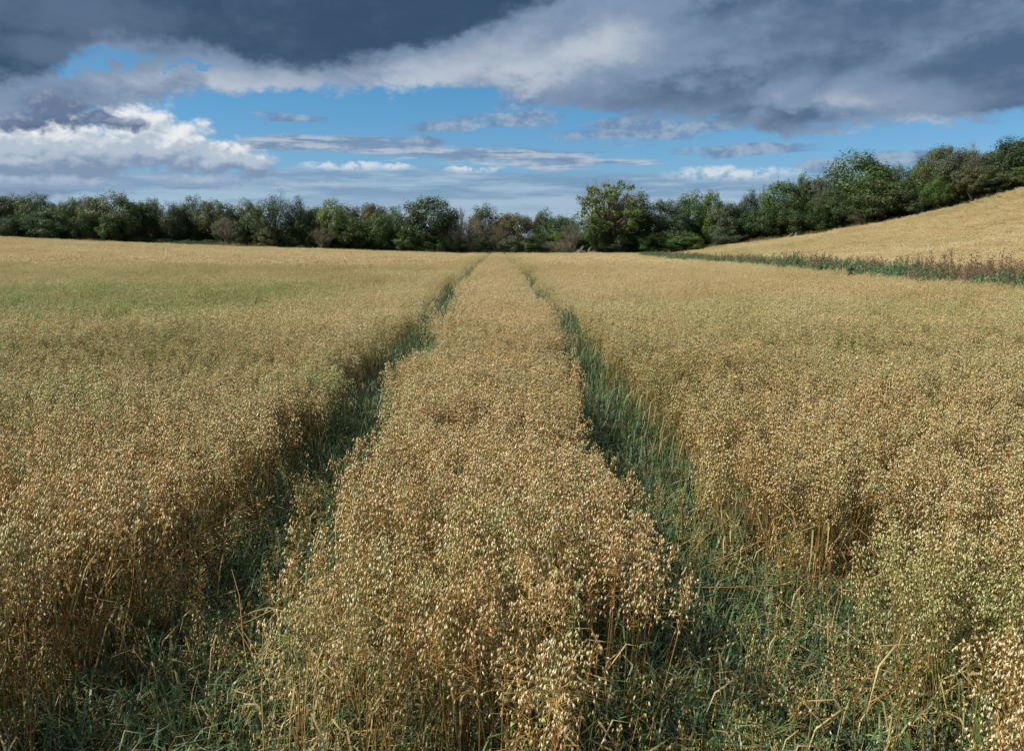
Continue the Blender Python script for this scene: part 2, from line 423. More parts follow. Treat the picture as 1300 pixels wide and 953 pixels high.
# ------------------------------------------------------------------ oats
SPIK = np.array([[.79, .66, .42], [.73, .58, .33], [.83, .74, .54], [.66, .49, .25], [.77, .66, .43], [.60, .43, .21]])
STEM = np.array([[.46, .27, .085], [.40, .22, .065], [.50, .33, .12], [.33, .18, .055]])
def grain_cols(r, n, limef=.06):
    c = SPIK[r.integers(0, len(SPIK), n)] * r.uniform(.82, 1.12, (n, 1))
    g = r.random(n) < limef
    c[g] = np.array([.34, .42, .12]) * r.uniform(.8, 1.2, (g.sum(), 1))
    return c
def oat_stem(acc, r, x, y, h, ng, lime, detail, gw=1.0):
    lean = r.normal(0, .045, 2); top = np.array([x + lean[0], y + lean[1], h])
    t = np.linspace(0, 1, 4)[:, None]
    base = np.array([x, y, 0.]); bow = np.array([*r.normal(0, .02, 2), 0])
    pts = base + (top - base) * t + bow * np.sin(t * np.pi)
    sc = STEM[r.integers(0, 4)] * r.uniform(.8, 1.15)
    if r.random() < .13: sc = np.array([.16, .24, .07])
    rad = np.array([.0022, .0021, .0017, .0008])
    if detail >= 2: acc.tube(pts, rad * gw, sc)
    else:
        a = r.uniform(0, 6.28); acc.ribbon(pts[[0, 2, 3]], np.array([.005, .004, .002]) * gw, (math.cos(a), math.sin(a), 0), sc)
    # dry leaves along the stem
    for _ in range(2 if detail >= 2 else 1):
        if r.random() < .75:
            z0 = r.uniform(.15, .62) * h; a = r.uniform(0, 6.28); L = r.uniform(.10, .24); d = np.array([math.cos(a), math.sin(a), 0])
            p0 = base + (top - base) * (z0 / h)
            lp = [p0, p0 + d * L * .3 + [0, 0, L * .45], p0 + d * L * .7 + [0, 0, L * .3], p0 + d * L * .9 + [0, 0, -L * .35]]
            lc = np.array([.50, .36, .17]) if r.random() < .75 else np.array([.10, .20, .08])
            acc.ribbon(lp, [.003, .0055, .0045, .001], (-d[1], d[0], 0), lc * r.uniform(.6, .95))
    # open drooping panicle
    ph = r.uniform(.15, .23); n = ng
    u = r.random(n) ** .8
    za = h - ph * (1 - u) * .95
    a = r.uniform(0, 6.28, n); rr = (.012 + .052 * (1 - u) ** .7) * r.uniform(.4, 1.15, n) * (1.15 if detail < 1 else 1)
    ax = base[None] + (top - base)[None] * (za / h)[:, None]
    out_ = np.stack([np.cos(a), np.sin(a), np.zeros(n)], 1)
    P = ax + out_ * rr[:, None] + np.stack([np.zeros(n)] * 2 + [-rr * .3 + .01], 1)
    A = out_ * r.uniform(-.1, .4, (n, 1)) + r.normal(0, .16, (n, 3)) + [0, 0, -1]
    cols = grain_cols(r, n, lime)
    if detail >= 2:
        A = A / np.linalg.norm(A, axis=1)[:, None]
        side = np.cross(A, r.normal(size=(n, 3))); side /= np.linalg.norm(side, axis=1)[:, None]
        for sg in (-1, 1):
            acc.spindles(P, A + side * .17 * sg, r.uniform(.017, .024, n), .0038 * gw, cols * r.uniform(.9, 1.08), 3)
        # thin branches
        for i in range(n):
            acc.ribbon([ax[i] + [0, 0, -.012], P[i]], [.0012, .0009], (-out_[i, 1], out_[i, 0], 0), sc * 1.1)
    else:
        acc.spindles(P, A, (.023 if detail == 1 else .034) * gw, (.0068 if detail == 1 else .012) * gw, cols, 3)
def clump(name, seed, size, ns, ng, detail, lime, h0=.70, gw=1.0, hs=.05):
    r = np.random.default_rng(seed); acc = Acc()
    for i in range(ns):
        x, y = r.uniform(-size / 2, size / 2, 2) * 1.15
        oat_stem(acc, r, x, y, h0 + r.normal(0, hs), ng, lime * .6, detail, gw)
    return proto(acc.build(name, M_OAT))
OAT_NEAR = [clump('oat_tuft', 10 + i, .22, 16, 48, 2, [.03, .06, .12, .04, .08, .2, .05, .03][i]) for i in range(8)]
OAT_MID = [clump('oat_patch', 40 + i, .32, 22, 26, 1, [.03, .08, .05, .14, .04, .06][i], gw=1.05) for i in range(6)]
OAT_FAR = [clump('oat_bed', 70 + i, .80, 62, 8, 0, .05, gw=1.7, hs=.04) for i in range(6)]

def vnoise(x, y, seed, scale):
    """smooth value noise"""
    rs = np.random.default_rng(seed); T = rs.random((64, 64))
    X_, Y_ = np.asarray(x) * scale + 1000.3, np.asarray(y) * scale + 1000.7
    i, j = np.floor(X_).astype(int), np.floor(Y_).astype(int); fx, fy = X_ - i, Y_ - j
    fx, fy = fx * fx * (3 - 2 * fx), fy * fy * (3 - 2 * fy)
    g = lambda a, b: T[a % 64, b % 64]
    return (g(i, j) * (1 - fx) + g(i + 1, j) * fx) * (1 - fy) + (g(i, j + 1) * (1 - fx) + g(i + 1, j + 1) * fx) * fy
def fnoise(x, y, seed, scale):
    return (vnoise(x, y, seed, scale) + .5 * vnoise(x, y, seed + 1, scale * 2.1) + .25 * vnoise(x, y, seed + 2, scale * 4.3)) / 1.75

def eL(y): return np.interp(y, [1.2, 2.0, 2.6, 3.2, 4.5, 6, 10, 30, 120], [-1.10, -1.40, -1.48, -1.42, -1.27, -1.22, -1.32, -1.26, -1.26])
def cL(y): return np.interp(y, [1.5, 2.6, 5, 10, 30, 120], [-.62, -.58, -.60, -.65, -.72, -.76])
def cR(y): return np.interp(y, [1.5, 2.4, 3.5, 6, 30, 120], [.36, .44, .50, .60, .64, .70])
def eR(y): return np.interp(y, [1.2, 2.1, 2.6, 3.1, 3.6, 5, 10, 30, 120], [1.05, 1.28, 1.50, 1.42, 1.18, 1.15, 1.17, 1.12, 1.12])
def wob(y): return .07 * np.sin(y * .55 + 1) * np.clip(y / 10, 0, 1) + .05 * np.sin(y * 1.7) * np.clip(y / 20, 0, 1)
FAR_L = 112.0
def tree_y(x):                                # front of the wood
    return np.interp(x, [-100, -72, 0, 22, 41, 50, 56, 60, 75, 100], [108, 110, 112, 111, 106, 102, 97, 92, 78, 60])
def in_view(x, y, m=3.0):
    return (y > 1.2) & (np.abs(x - .018 * y) < .70 * y + m)
def grid(size, x0, x1, y0, y1, rs):
    xs = np.arange(x0, x1, size); ys = np.arange(y0, y1, size)
    gx_, gy_ = np.meshgrid(xs, ys); gx_, gy_ = gx_.ravel(), gy_.ravel()
    return gx_ + rs.uniform(-.4, .4, gx_.size) * size, gy_ + rs.uniform(-.4, .4, gx_.size) * size
def greenness(x, y):
    g = fnoise(x, y, 5, .9) - .5
    big = fnoise(x, y, 9, .16) - .5
    left = smooth(-x, .6, 3.5) * smooth(y, 3.6, 6) * (1 - smooth(y, 26, 40))
    band = np.exp(-((y - 16 - .10 * x) / 2.6) ** 2) + .8 * np.exp(-((y - 11.5 + .06 * x) / 1.3) ** 2)
    band *= smooth(-x, 1.5, 6) * smooth(fnoise(x, y * 1.6, 21, .22), .28, .58) * 1.3
    right = smooth(x, 1, 2) * np.exp(-((y - 11) / 3.0) ** 2) * .35 + smooth(x, 1, 3) * np.exp(-((y - 6) / 2.2) ** 2) * .12
    side = np.exp(-((np.abs(x + .1) - 1.15) / .30) ** 2) * .35 * smooth(y, 3, 6)
    corner = smooth(x, 1.2, 1.6) * (1 - smooth(y, 2.2, 3.2)) * .55
    hillg = smooth(x - bx(y), 3, 5) * (.35 * np.clip(fnoise(x, y * 1.5, 13, .09) - .42, 0, 1) * 2 + .22 * np.exp(-((x - bx(y) - 4) / 4) ** 2))
    rim = hillg + np.exp(-((x - bx(y) + .8) / 1.2) ** 2) * .25
    return np.clip(.0 + g * .28 + big * .22 + left * (.32 + .9 * np.clip(big + .08, 0, 1)) + band * .55 + right + side + corner + rim, 0, .78)

def oats(name, label, size, lodk, sel, x0, x1, y0, y1, seed):
    rs = np.random.default_rng(seed)
    x, y = grid(size, x0, x1, y0, y1, rs)
    k = sel(x, y) & in_view(x, y); x, y = x[k], y[k]
    n = len(x)
    sc = (.93 + .30 * (fnoise(x, y, 3, .8) - .5) + .12 * (fnoise(x, y, 4, .12) - .5)) * rs.uniform(.93, 1.08, n)
    xy = rs.uniform(.95, 1.1, n)
    rot = np.stack([rs.normal(0, .06, n) + .30 * (fnoise(x, y, 23, .6) - .5), rs.normal(0, .06, n) + .30 * (fnoise(x, y, 27, .6) - .5), rs.uniform(0, 6.28, n)], 1)
    return dict(P=np.stack([x, y, ground(x, y) - .01], 1), rot=rot, scl=np.stack([xy, xy, sc * 1.04], 1), lod=np.full(n, lodk), green=np.clip(greenness(x, y) * rs.uniform(.35, 1.6, n) + rs.normal(0, .08, n), 0, .9),
                tone=np.clip(.5 + 1.1 * (fnoise(x, y, 15, .45) - .5) + .5 * (fnoise(x, y, 17, .07) - .5) + rs.normal(0, .11, n), 0, 1))
def merge(*d): return {k: np.concatenate([q[k] for q in d]) for k in d[0]}

def sel_left(x, y): return (x < eL(y) + wob(y)) & (np.random.default_rng(6).random(x.shape) < np.where(y < 2.5, .7, 1)) & (y < tree_y(x) - 3)
def sel_mid(x, y):
    thin = np.random.default_rng(1).random(x.shape) < np.clip((y - np.where(x > .15, 1.6, 1.75)) / .7, 0, 1)
    return (x > cL(y) + wob(y)) & (x < cR(y) + wob(y) * .7) & (y < tree_y(x) - 3) & thin
def sel_right(x, y):
    gap = ((x - (1.62 + .42 * (y - 3.2))) / .085) ** 2 + ((y - 3.35) / .75) ** 2 < 1
    thin = np.random.default_rng(2).random(x.shape) < np.where(y < 3.0, .85, 1)
    return (x > eR(y) + wob(y) * .7) & (x < bx(y) - .2) & (y < tree_y(x) - 3) & ~gap & thin
def sel_hill(x, y): return (x > bx(y) + 3.2) & (y < tree_y(x) - 3) & (y > 10)
def tri(sel, x0, x1, seed, near=9.0, mid=34.0, strip=None):
    a = oats('', '', .21, 0, lambda x, y: sel(x, y) & (y < near), max(x0, -12), min(x1, 12), 1.3, near, seed)
    b = oats('', '', .30, 1, lambda x, y: sel(x, y) & (y >= near) & (y < mid), x0, x1, near, mid, seed + 1)
    c = oats('', '', .72, 2, lambda x, y: sel(x, y) & (y >= mid) & ~(strip(x) if strip else np.zeros(x.shape, bool)), x0, x1, mid, 112, seed + 2)
    r = [a, b, c]
    if strip: r.append(oats('', '', .30, 1, lambda x, y: sel(x, y) & strip(x) & (y >= mid), -3, 3, mid, 112, seed + 3))
    return merge(*r)
LODS = [OAT_NEAR, OAT_MID, OAT_FAR]
nt = lambda x: np.abs(x + .1) < 2.3
scatter('oat_crop', LODS, **tri(sel_left, -85, 0, 100, strip=nt), label='ripe golden oats in the wide field left of both wheel tracks', cat='crop')
scatter('oat_crop', LODS, **tri(sel_mid, -1.5, 1.5, 200, strip=nt), label='long narrow strip of ripe oats between the two wheel tracks', cat='crop')
scatter('oat_crop', LODS, **tri(sel_right, 0, 24, 300, strip=nt), label='ripe oats right of both wheel tracks, up to the weedy bank', cat='crop')
scatter('oat_crop', LODS, **tri(sel_hill, 10, 95, 400), label='second oat field on the slope beyond the weedy bank', cat='crop')
#@@GRASS
# ------------------------------------------------------------------ green undergrowth in the wheel tracks and along the front
GREENS = np.array([[.075, .125, .058], [.09, .15, .055], [.065, .115, .07], [.11, .17, .062], [.055, .10, .045]])
def grass_tuft(name, seed, size, nb, h0, h1, straw=.12):
    r = np.random.default_rng(seed); acc = Acc()
    for i in range(nb):
        x, y = r.uniform(-size / 2, size / 2, 2) * 1.2; a = r.uniform(0, 6.28); d = np.array([math.cos(a), math.sin(a), 0])
        h = r.uniform(h0, h1); b = r.uniform(.1, .55) * h; p = np.array([x, y, 0.])
        pts = [p, p + d * b * .25 + [0, 0, h * .5], p + d * b * .7 + [0, 0, h * .88], p + d * b * 1.3 + [0, 0, h * r.uniform(.75, 1.05)]]
        c = GREENS[r.integers(0, 5)] * r.uniform(.75, 1.25)
        st = r.random() < straw
        if st: c = np.array([.36, .25, .11]) * r.uniform(.6, 1.1)
        a2 = a + r.normal(0, .5); acc.ribbon(pts, np.array([.005, .0065, .005, .001]) * r.uniform(.6, 1.3) * (.5 if st else 1), (-math.sin(a2), math.cos(a2), .1), c)
    return proto(acc.build(name, M_GRASS))
GRASS = [grass_tuft('grass_tuft', 500 + i, .26, 62, .08, .34, [.18, .3, .22, .45, .2][i]) for i in range(5)]
def short_oats(name, seed):
    r = np.random.default_rng(seed); acc = Acc()
    for i in range(7):
        oat_stem(acc, r, *r.uniform(-.12, .12, 2), r.uniform(.30, .52), 16, .45, 2, 1.0)
    return proto(acc.build(name, M_OAT))
SHORT = [short_oats('short_oats', 530 + i) for i in range(4)]
def litter(name, seed):
    r = np.random.default_rng(seed); acc = Acc()
    for i in range(16):
        p = np.array([*r.uniform(-.2, .2, 2), r.uniform(.01, .07)]); a = r.uniform(0, 6.28); L = r.uniform(.12, .4)
        q = p + [math.cos(a) * L, math.sin(a) * L, r.uniform(-.02, .06)]
        acc.tube([p, (p + q) / 2 + [0, 0, r.uniform(0, .03)], q], .0019, np.array([.50, .36, .17]) * r.uniform(.6, 1.15))
    return proto(acc.build(name, M_OAT))
LITTER = [litter('straw_litter', 550 + i) for i in range(4)]
def undergrowth():
    rs = np.random.default_rng(77); out_ = []
    def put(size, x0, x1, y0, y1, lodk, sel, s0, s1, hz=None):
        x, y = grid(size, x0, x1, y0, y1, rs); k = sel(x, y) & in_view(x, y, 1.0); x, y = x[k], y[k]; n = len(x)
        s = rs.uniform(s0, s1, n); h = s * (hz(x, y) if hz is not None else 1)
        out_.append(dict(P=np.stack([x, y, ground(x, y) - .005], 1), rot=np.stack([rs.normal(0, .08, n), rs.normal(0, .08, n), rs.uniform(0, 6.28, n)], 1),
                         scl=np.stack([s, s, h], 1), lod=np.full(n, lodk), green=np.clip(rs.normal(.12, .18, n), 0, .6)))
    tl = lambda x, y, e=.12: (x > eL(y) + wob(y) - e) & (x < cL(y) + wob(y) + e)
    tr = lambda x, y, e=.12: (x > cR(y) + wob(y) * .7 - e) & (x < eR(y) + wob(y) * .7 + e)
    front = lambda x, y: (y < 2.7) & (x > -2.6) & (x < 2.6)
    any_ = lambda x, y: tl(x, y) | tr(x, y) | front(x, y)
    tall = lambda x, y: (.62 + .55 * fnoise(x, y, 31, 1.3)) * np.interp(y, [1.2, 2.4, 4, 6, 12, 30, 110], [.65, .75, .85, 1.2, 1.5, 1.5, 1.3])
    put(.125, -2.8, 2.8, 1.2, 9, 0, any_, .8, 1.2, tall)
    put(.20, -2.8, 2.8, 9, 40, 0, any_, 1.0, 1.4, tall)
    put(.34, -2.8, 2.8, 40, 108, 0, any_, 1.3, 1.7, tall)
    put(.26, -2.8, 2.8, 1.5, 4.5, 1, lambda x, y: any_(x, y) & (fnoise(x, y, 41, 1.1) > .36), .6, 1.0)
    put(.19, -2.8, 2.8, 1.2, 9, 2, any_, .9, 1.3)
    # green plants inside the crop where it is weedy
    put(.30, -16, -1.4, 4, 26, 0, lambda x, y: sel_left(x, y) & (greenness(x, y) > .42), 1.3, 1.9, lambda x, y: 1.15 + 0 * x)
    put(.30, 1.0, 2.4, 1.6, 3.3, 0, lambda x, y: sel_right(x, y), 1.0, 1.5)
    return merge(*out_)
scatter('track_undergrowth', [GRASS, SHORT, LITTER], **undergrowth(), label='blue-green undergrowth and broken straw in the sunken wheel tracks and field front', cat='undergrowth')

# ------------------------------------------------------------------ weedy bank between the fields
def dock(name, seed):
    r = np.random.default_rng(seed); acc = Acc()
    for i in range(9):
        x, y = r.uniform(-.3, .3, 2); h = r.uniform(.6, 1.05); top = np.array([x + r.normal(0, .07), y + r.normal(0, .07), h])
        c = np.array([[.20, .125, .085], [.16, .10, .07], [.25, .18, .12]][r.integers(0, 3)])
        acc.tube([[x, y, 0], (np.array([x, y, 0]) + top) / 2, top], [.006, .005, .003], c * .9)
        n = 60; u = r.uniform(.4, 1, n); P = np.array([x, y, 0]) + (top - [x, y, 0]) * u[:, None] + r.normal(0, .035, (n, 3))
        acc.spindles(P, r.normal(0, 1, (n, 3)) + [0, 0, .6], .04, .026, c * r.uniform(.7, 1.35, (n, 1)))
    return proto(acc.build(name, M_WEED))
def nettle(name, seed, col, h0=.55, h1=1.0, dry=.1):
    r = np.random.default_rng(seed); acc = Acc()
    for i in range(16):
        x, y = r.uniform(-.32, .32, 2); h = r.uniform(h0, h1); top = np.array([x + r.normal(0, .08), y + r.normal(0, .08), h])
        acc.tube([[x, y, 0], (np.array([x, y, 0]) + top) / 2, top], [.005, .004, .002], np.array(col) * 1.2)
        for j in range(22):
            u = r.uniform(.15, 1); p = np.array([x, y, 0]) + (top - [x, y, 0]) * u; a = r.uniform(0, 6.28); d = np.array([math.cos(a), math.sin(a), 0])
            L = r.uniform(.05, .12) * (1.25 - .5 * u); c = np.array(col) * r.uniform(.65, 1.5)
            if r.random() < dry: c = np.array([.30, .22, .12])
            acc.ribbon([p, p + d * L * .5 + [0, 0, .02], p + d * L + [0, 0, -.03 + r.uniform(-.02, .07)]], [.008, .035, .002], (-d[1], d[0], 0), c)
    return proto(acc.build(name, M_WEED))
def tallgrass(name, seed, green=.3):
    r = np.random.default_rng(seed); acc = Acc()
    for i in range(70):
        x, y = r.uniform(-.4, .4, 2); a = r.uniform(0, 6.28); d = np.array([math.cos(a), math.sin(a), 0]); h = r.uniform(.4, .95); b = r.uniform(.05, .3) * h
        p = np.array([x, y, 0.]); c = (np.array([.07, .15, .055]) if r.random() < green else np.array([.42, .32, .17])) * r.uniform(.7, 1.2)
        acc.ribbon([p, p + d * b * .4 + [0, 0, h * .6], p + d * b + [0, 0, h]], [.012, .011, .004], (-d[1], d[0], 0), c)
    return proto(acc.build(name, M_WEED))
DOCK = [dock('dock', 600 + i) for i in range(4)]
NETT = [nettle('nettle', 610 + i, [.062, .115, .050]) for i in range(3)] + [nettle('nettle', 614, [.07, .15, .06])]
TALLG = [tallgrass('tall_grass', 620 + i, [.25, .6, .1][i]) for i in range(3)]
def bank():
    rs = np.random.default_rng(88); out_ = []
    x, y = grid(.36, 9, 34, 12, 108, rs)
    off = x - bx(y); k = (off > -.55) & (off < 3.3) & in_view(x, y, 3); x, y, off = x[k], y[k], off[k]; n = len(x)
    v = fnoise(x, y, 51, .33); w = fnoise(x, y, 61, .5)
    u = rs.random(n); lodk = np.where(v + .25 * (u - .5) > .56, 1, np.where(v + .25 * (u - .5) < .43, 0, np.where(u > .7, 2, np.where(off > 1.5, 0, 1))))
    lodk = np.where((off < 1.0) & (lodk == 0) & (w > .42), 1, lodk)
    lodk = np.where(rs.random(n) < .07, 2, lodk)
    s = rs.uniform(.8, 1.15, n); h = s * np.interp(y, [12, 20, 30, 60, 110], [.9, .92, .9, .85, .7]) * (.55 + .85 * w) * rs.uniform(.8, 1.2, n)
    return dict(P=np.stack([x, y, ground(x, y) - .01], 1), rot=np.stack([rs.normal(0, .08, n), rs.normal(0, .08, n), rs.uniform(0, 6.28, n)], 1), scl=np.stack([s, s, h], 1), lod=lodk, green=np.zeros(n))
scatter('bank_weeds', [DOCK, NETT, TALLG], **bank(), label='mixed rusty dock, nettle and grass covering the bank between the two fields', cat='weeds')
for px, yy, sx, h, lab in ((1000, 31.5, 1.7, 1.35, 'dense green nettle bush where the weedy bank narrows, below the fallen branches'), (1066, 25.2, 2.0, 1.25, 'broad dark green weed clump at the front of the bank, below the great oak'),
                           (1104, 22.8, 1.6, 1.3, 'second dark green weed clump on the bank, just right of the broad one'), (892, 52.0, 1.5, .9, 'small green weed tuft near the far end of the bank'), (1292, 17.8, 1.0, 1.0, 'dark green weed clump on the bank at the right picture edge')):
    r0 = ray(px, 303); x_ = r0[0] / r0[1] * yy
    for j in range(1):
        o = link(bpy.data.objects.new('weed_clump', NETT[j].data.copy())); o.location = (x_, yy, gz(x_, yy) - .02); o.scale = (sx, sx, h); o.rotation_euler = (0, 0, px)
        tag(o, lab, 'weed clump', 'green weed clumps on the bank')
def verge():
    rs = np.random.default_rng(99)
    x, y = grid(.5, -95, 85, 50, 118, rs); d = y - tree_y(x); k = (d > -3.0) & (d < 1.5) & in_view(x, y, 6); x, y, d = x[k], y[k], d[k]; n = len(x)
    w = fnoise(x, y, 71, .15); h = (.55 + .9 * w) * rs.uniform(.6, 1.15, n)
    return dict(P=np.stack([x, y, ground(x, y)], 1), rot=np.stack([np.zeros(n), np.zeros(n), rs.uniform(0, 6.28, n)], 1), scl=np.stack([np.full(n, 1.1), np.full(n, 1.1), h], 1), lod=np.where(w > .52, 0, 1) * (rs.random(n) < .75), green=np.zeros(n))
scatter('verge_grass', [TALLG, NETT], **verge(), label='rough strip of dry grass and weeds along the foot of the wood', cat='grass')

# ------------------------------------------------------------------ trees
def bark_mat():
    m, B = mat_new('bark'); o = B.n.new('ShaderNodeOutputMaterial'); p = B.n.new('ShaderNodeBsdfPrincipled')
    t_ = B.n.new('ShaderNodeTexCoord'); n = B.noise(t_.outputs['Object'], 6, 5, .6, dims='3D'); oi = B.n.new('ShaderNodeObjectInfo')
    c = B.mix(B.sstep(n, .35, .65), (.55, .50, .44), (1.2, 1.15, 1.05)); c = B.mix(1.0, c, oi.outputs['Color'], 'MULTIPLY')
    B.put(p.inputs['Base Color'], c); p.inputs['Roughness'].default_value = .9; p.inputs['Specular IOR Level'].default_value = .15
    B.l.new(p.outputs[0], o.inputs[0]); return m
M_BARK = bark_mat()
def tree_meshes(kind, seed, H=8.0, Wd=7.0):
    """returns (trunk mesh, crown mesh); kinds differ in crown outline, clump size and openness"""
    r = np.random.default_rng(seed)
    K = dict(round=dict(n=120, c0=.16, cr=.95, lf=78, ls=.21, top=1.0, thr=.0),
             dome=dict(n=150, c0=.05, cr=.85, lf=80, ls=.20, top=.8, thr=.0),
             tall=dict(n=120, c0=.10, cr=.80, lf=80, ls=.20, top=1.3, thr=.0),
             spiky=dict(n=150, c0=.05, cr=.80, lf=62, ls=.17, top=1.0, thr=.0),
             bush=dict(n=110, c0=.0, cr=.80, lf=90, ls=.19, top=.9, thr=.0),
             flat=dict(n=95, c0=.42, cr=.85, lf=75, ls=.19, top=.7, thr=.0),
             airy=dict(n=200, c0=.10, cr=.36, lf=17, ls=.22, top=1.15, thr=.35),
             twiggy=dict(n=66, c0=.22, cr=.66, lf=34, ls=.13, top=1.0, thr=.3),
             bare=dict(n=46, c0=.35, cr=.60, lf=14, ls=.14, top=1.0, thr=.3))[kind]
    n = K['n']; z0 = K['c0']
    # clump centres in a lumpy envelope
    d = r.normal(size=(n * 3, 3)); d /= np.linalg.norm(d, axis=1)[:, None]
    d = d[d[:, 2] > -.75][:n]; n = len(d)
    lump = 1 + .16 * np.sin(d[:, 0] * 3.1 + seed) + .14 * np.sin(d[:, 1] * 4.3 + seed * 2) + .12 * np.sin((d[:, 2] + d[:, 0]) * 5.7 + seed * .7)
    rad = (r.uniform(.25, 1, n) ** .45) * lump
    half = (1 - z0) / 2
    cc = np.stack([d[:, 0] * rad * .5 * Wd * .86, d[:, 1] * rad * .5 * Wd * .86, (z0 + half + d[:, 2] * rad * half * .88) * H], 1)
    if kind in ('tall', 'spiky'):
        t = np.clip((cc[:, 2] / H - .35) / .65, 0, 1); cc[:, :2] *= (1 - .22 * t)[:, None]
    if kind in ('dome', 'bush'):
        cc[:, 2] = np.maximum(cc[:, 2], .35)
    trunk = Acc(); tw = .028 * H
    c_b = (1, 1, 1)
    tz = H * (z0 + half * .8)
    lean = r.normal(0, .25, 2)
    tp = np.array([[0, 0, -.3], [lean[0] * .2, lean[1] * .2, tz * .35], [lean[0] * .6, lean[1] * .6, tz * .7], [lean[0], lean[1], tz * 1.15]])
    trunk.tube(tp, [tw, tw * .75, tw * .55, tw * .2], c_b, 7)
    if kind in ('twiggy', 'bare', 'bush', 'dome', 'spiky'):
        for i in range(4):
            a = r.uniform(0, 6.28); q = np.array([math.cos(a), math.sin(a), 0]) * Wd * .28
            trunk.tube([[0, 0, -.2], q * .35 + [0, 0, tz * .5], q + [0, 0, tz * 1.2]], [tw * .5, tw * .35, tw * .12], c_b, 5)
    nl = n if kind in ('airy', 'bare', 'twiggy') else n // 3
    for i in range(nl):
        t = np.clip(cc[i, 2] / (tz * 1.4) * .6, .12, .95); st = np.array([np.interp(t, [0, .35, .7, 1], tp[:, k]) for k in range(3)])
        mid = (st + cc[i]) / 2 + [0, 0, .12 * H * r.uniform(-.2, 1)] + r.normal(0, .15, 3)
        thin = .010 if kind in ('airy', 'bare', 'twiggy') else .013
        trunk.tube([st, mid, cc[i]], [thin * H * .55, thin * H * .32, thin * H * .1], c_b, 4)
        if kind in ('bare', 'twiggy', 'airy'):
            for j in range(5 if kind != 'airy' else 2):
                e = cc[i] + r.normal(0, .55, 3) + [0, 0, .35]; s_ = st + (cc[i] - st) * r.uniform(.6, 1)
                trunk.tube([s_, (s_ + e) / 2 + r.normal(0, .08, 3), e], [.022, .016, .008], c_b, 3)
    crown = Acc(); P, Nn, S, Cc = [], [], [], []
    for i in range(n):
        cr = K['cr'] * r.uniform(.6, 1.25); m = int(K['lf'] * 1.6 * r.uniform(.7, 1.3) * (cr / K['cr']) ** 1.3)
        v = r.normal(size=(m, 3)); v /= np.linalg.norm(v, axis=1)[:, None]
        rr = cr * r.uniform(.55, 1.06, m)[:, None]
        if kind == 'spiky': v[:, 2] *= 1.35; v[:, :2] *= .85
        P.append(cc[i] + v * rr * [1, 1, .85]); Nn.append(v + (cc[i] - [0, 0, H * .45]) / H * 1.2 + r.normal(0, .4, (m, 3)) + [0, 0, .2])
        S.append(K['ls'] * .80 * r.uniform(.6, 1.35, m)); hue = r.uniform(-.12, .12)
        c = np.stack([1 + hue + r.normal(0, .10, m), 1 + r.normal(0, .07, m), 1 - hue + r.normal(0, .1, m)], 1) * r.uniform(.82, 1.18)
        Cc.append(c)
    # stray sprigs that break the outline
    m = 160; k = r.integers(0, n, m); up = r.normal(0, .42, (m, 3)) + (cc[k] - [0, 0, H * .45]) / H * 1.5
    P.append(cc[k] + up * K['cr']); Nn.append(r.normal(size=(m, 3))); S.append(K['ls'] * r.uniform(.5, 1.1, m)); Cc.append(np.full((m, 3), 1.05))
    P, Nn, S, Cc = np.concatenate(P), np.concatenate(Nn), np.concatenate(S), np.concatenate(Cc)
    ok = P[:, 2] > .05; P, Nn, S, Cc = P[ok], Nn[ok], S[ok], Cc[ok]
    Nn /= np.linalg.norm(Nn, axis=1)[:, None]
    a = np.cross(Nn, r.normal(size=Nn.shape)); a /= np.linalg.norm(a, axis=1)[:, None]; b = np.cross(Nn, a)
    s1 = S[:, None] * .62; s2 = S[:, None] * .38
    V = np.stack([P - a * s1, P - b * s2 + Nn * s2 * .3, P + a * s1, P + b * s2 + Nn * s2 * .3], 1).reshape(-1, 3)
    crown.add(V, np.repeat(np.clip(Cc, .4, 1.7), 4, 0), quad=np.arange(len(V)).reshape(-1, 4))
    return trunk.build(kind + '_trunk', M_BARK, True), crown.build(kind + '_crown', M_LEAF)
NV = dict(round=3, dome=3, tall=2, spiky=3, bush=3, flat=1, airy=1, twiggy=2, bare=1)
TREES = {k: [tree_meshes(k, 900 + 31 * i + 7 * j) for j in range(v)] for i, (k, v) in enumerate(NV.items())}
LC0 = dict(dark=(.042, .072, .026), green=(.056, .098, .028), bright=(.098, .160, .034), olive=(.080, .106, .036), blue=(.044, .082, .040),
          grey=(.090, .108, .062), rust=(.105, .088, .042), deep=(.034, .060, .023), lime=(.12, .175, .040), dead=(.12, .11, .08))
LC = {k: tuple((c * .66 + m_ * .34) * 1.16 for c, m_ in zip(v, (.058, .086, .030))) for k, v in LC0.items()}
BC = dict(dark=(.09, .08, .065), pale=(.38, .34, .28), grey=(.24, .22, .19))
rt = random.Random(5)
cnt = {}
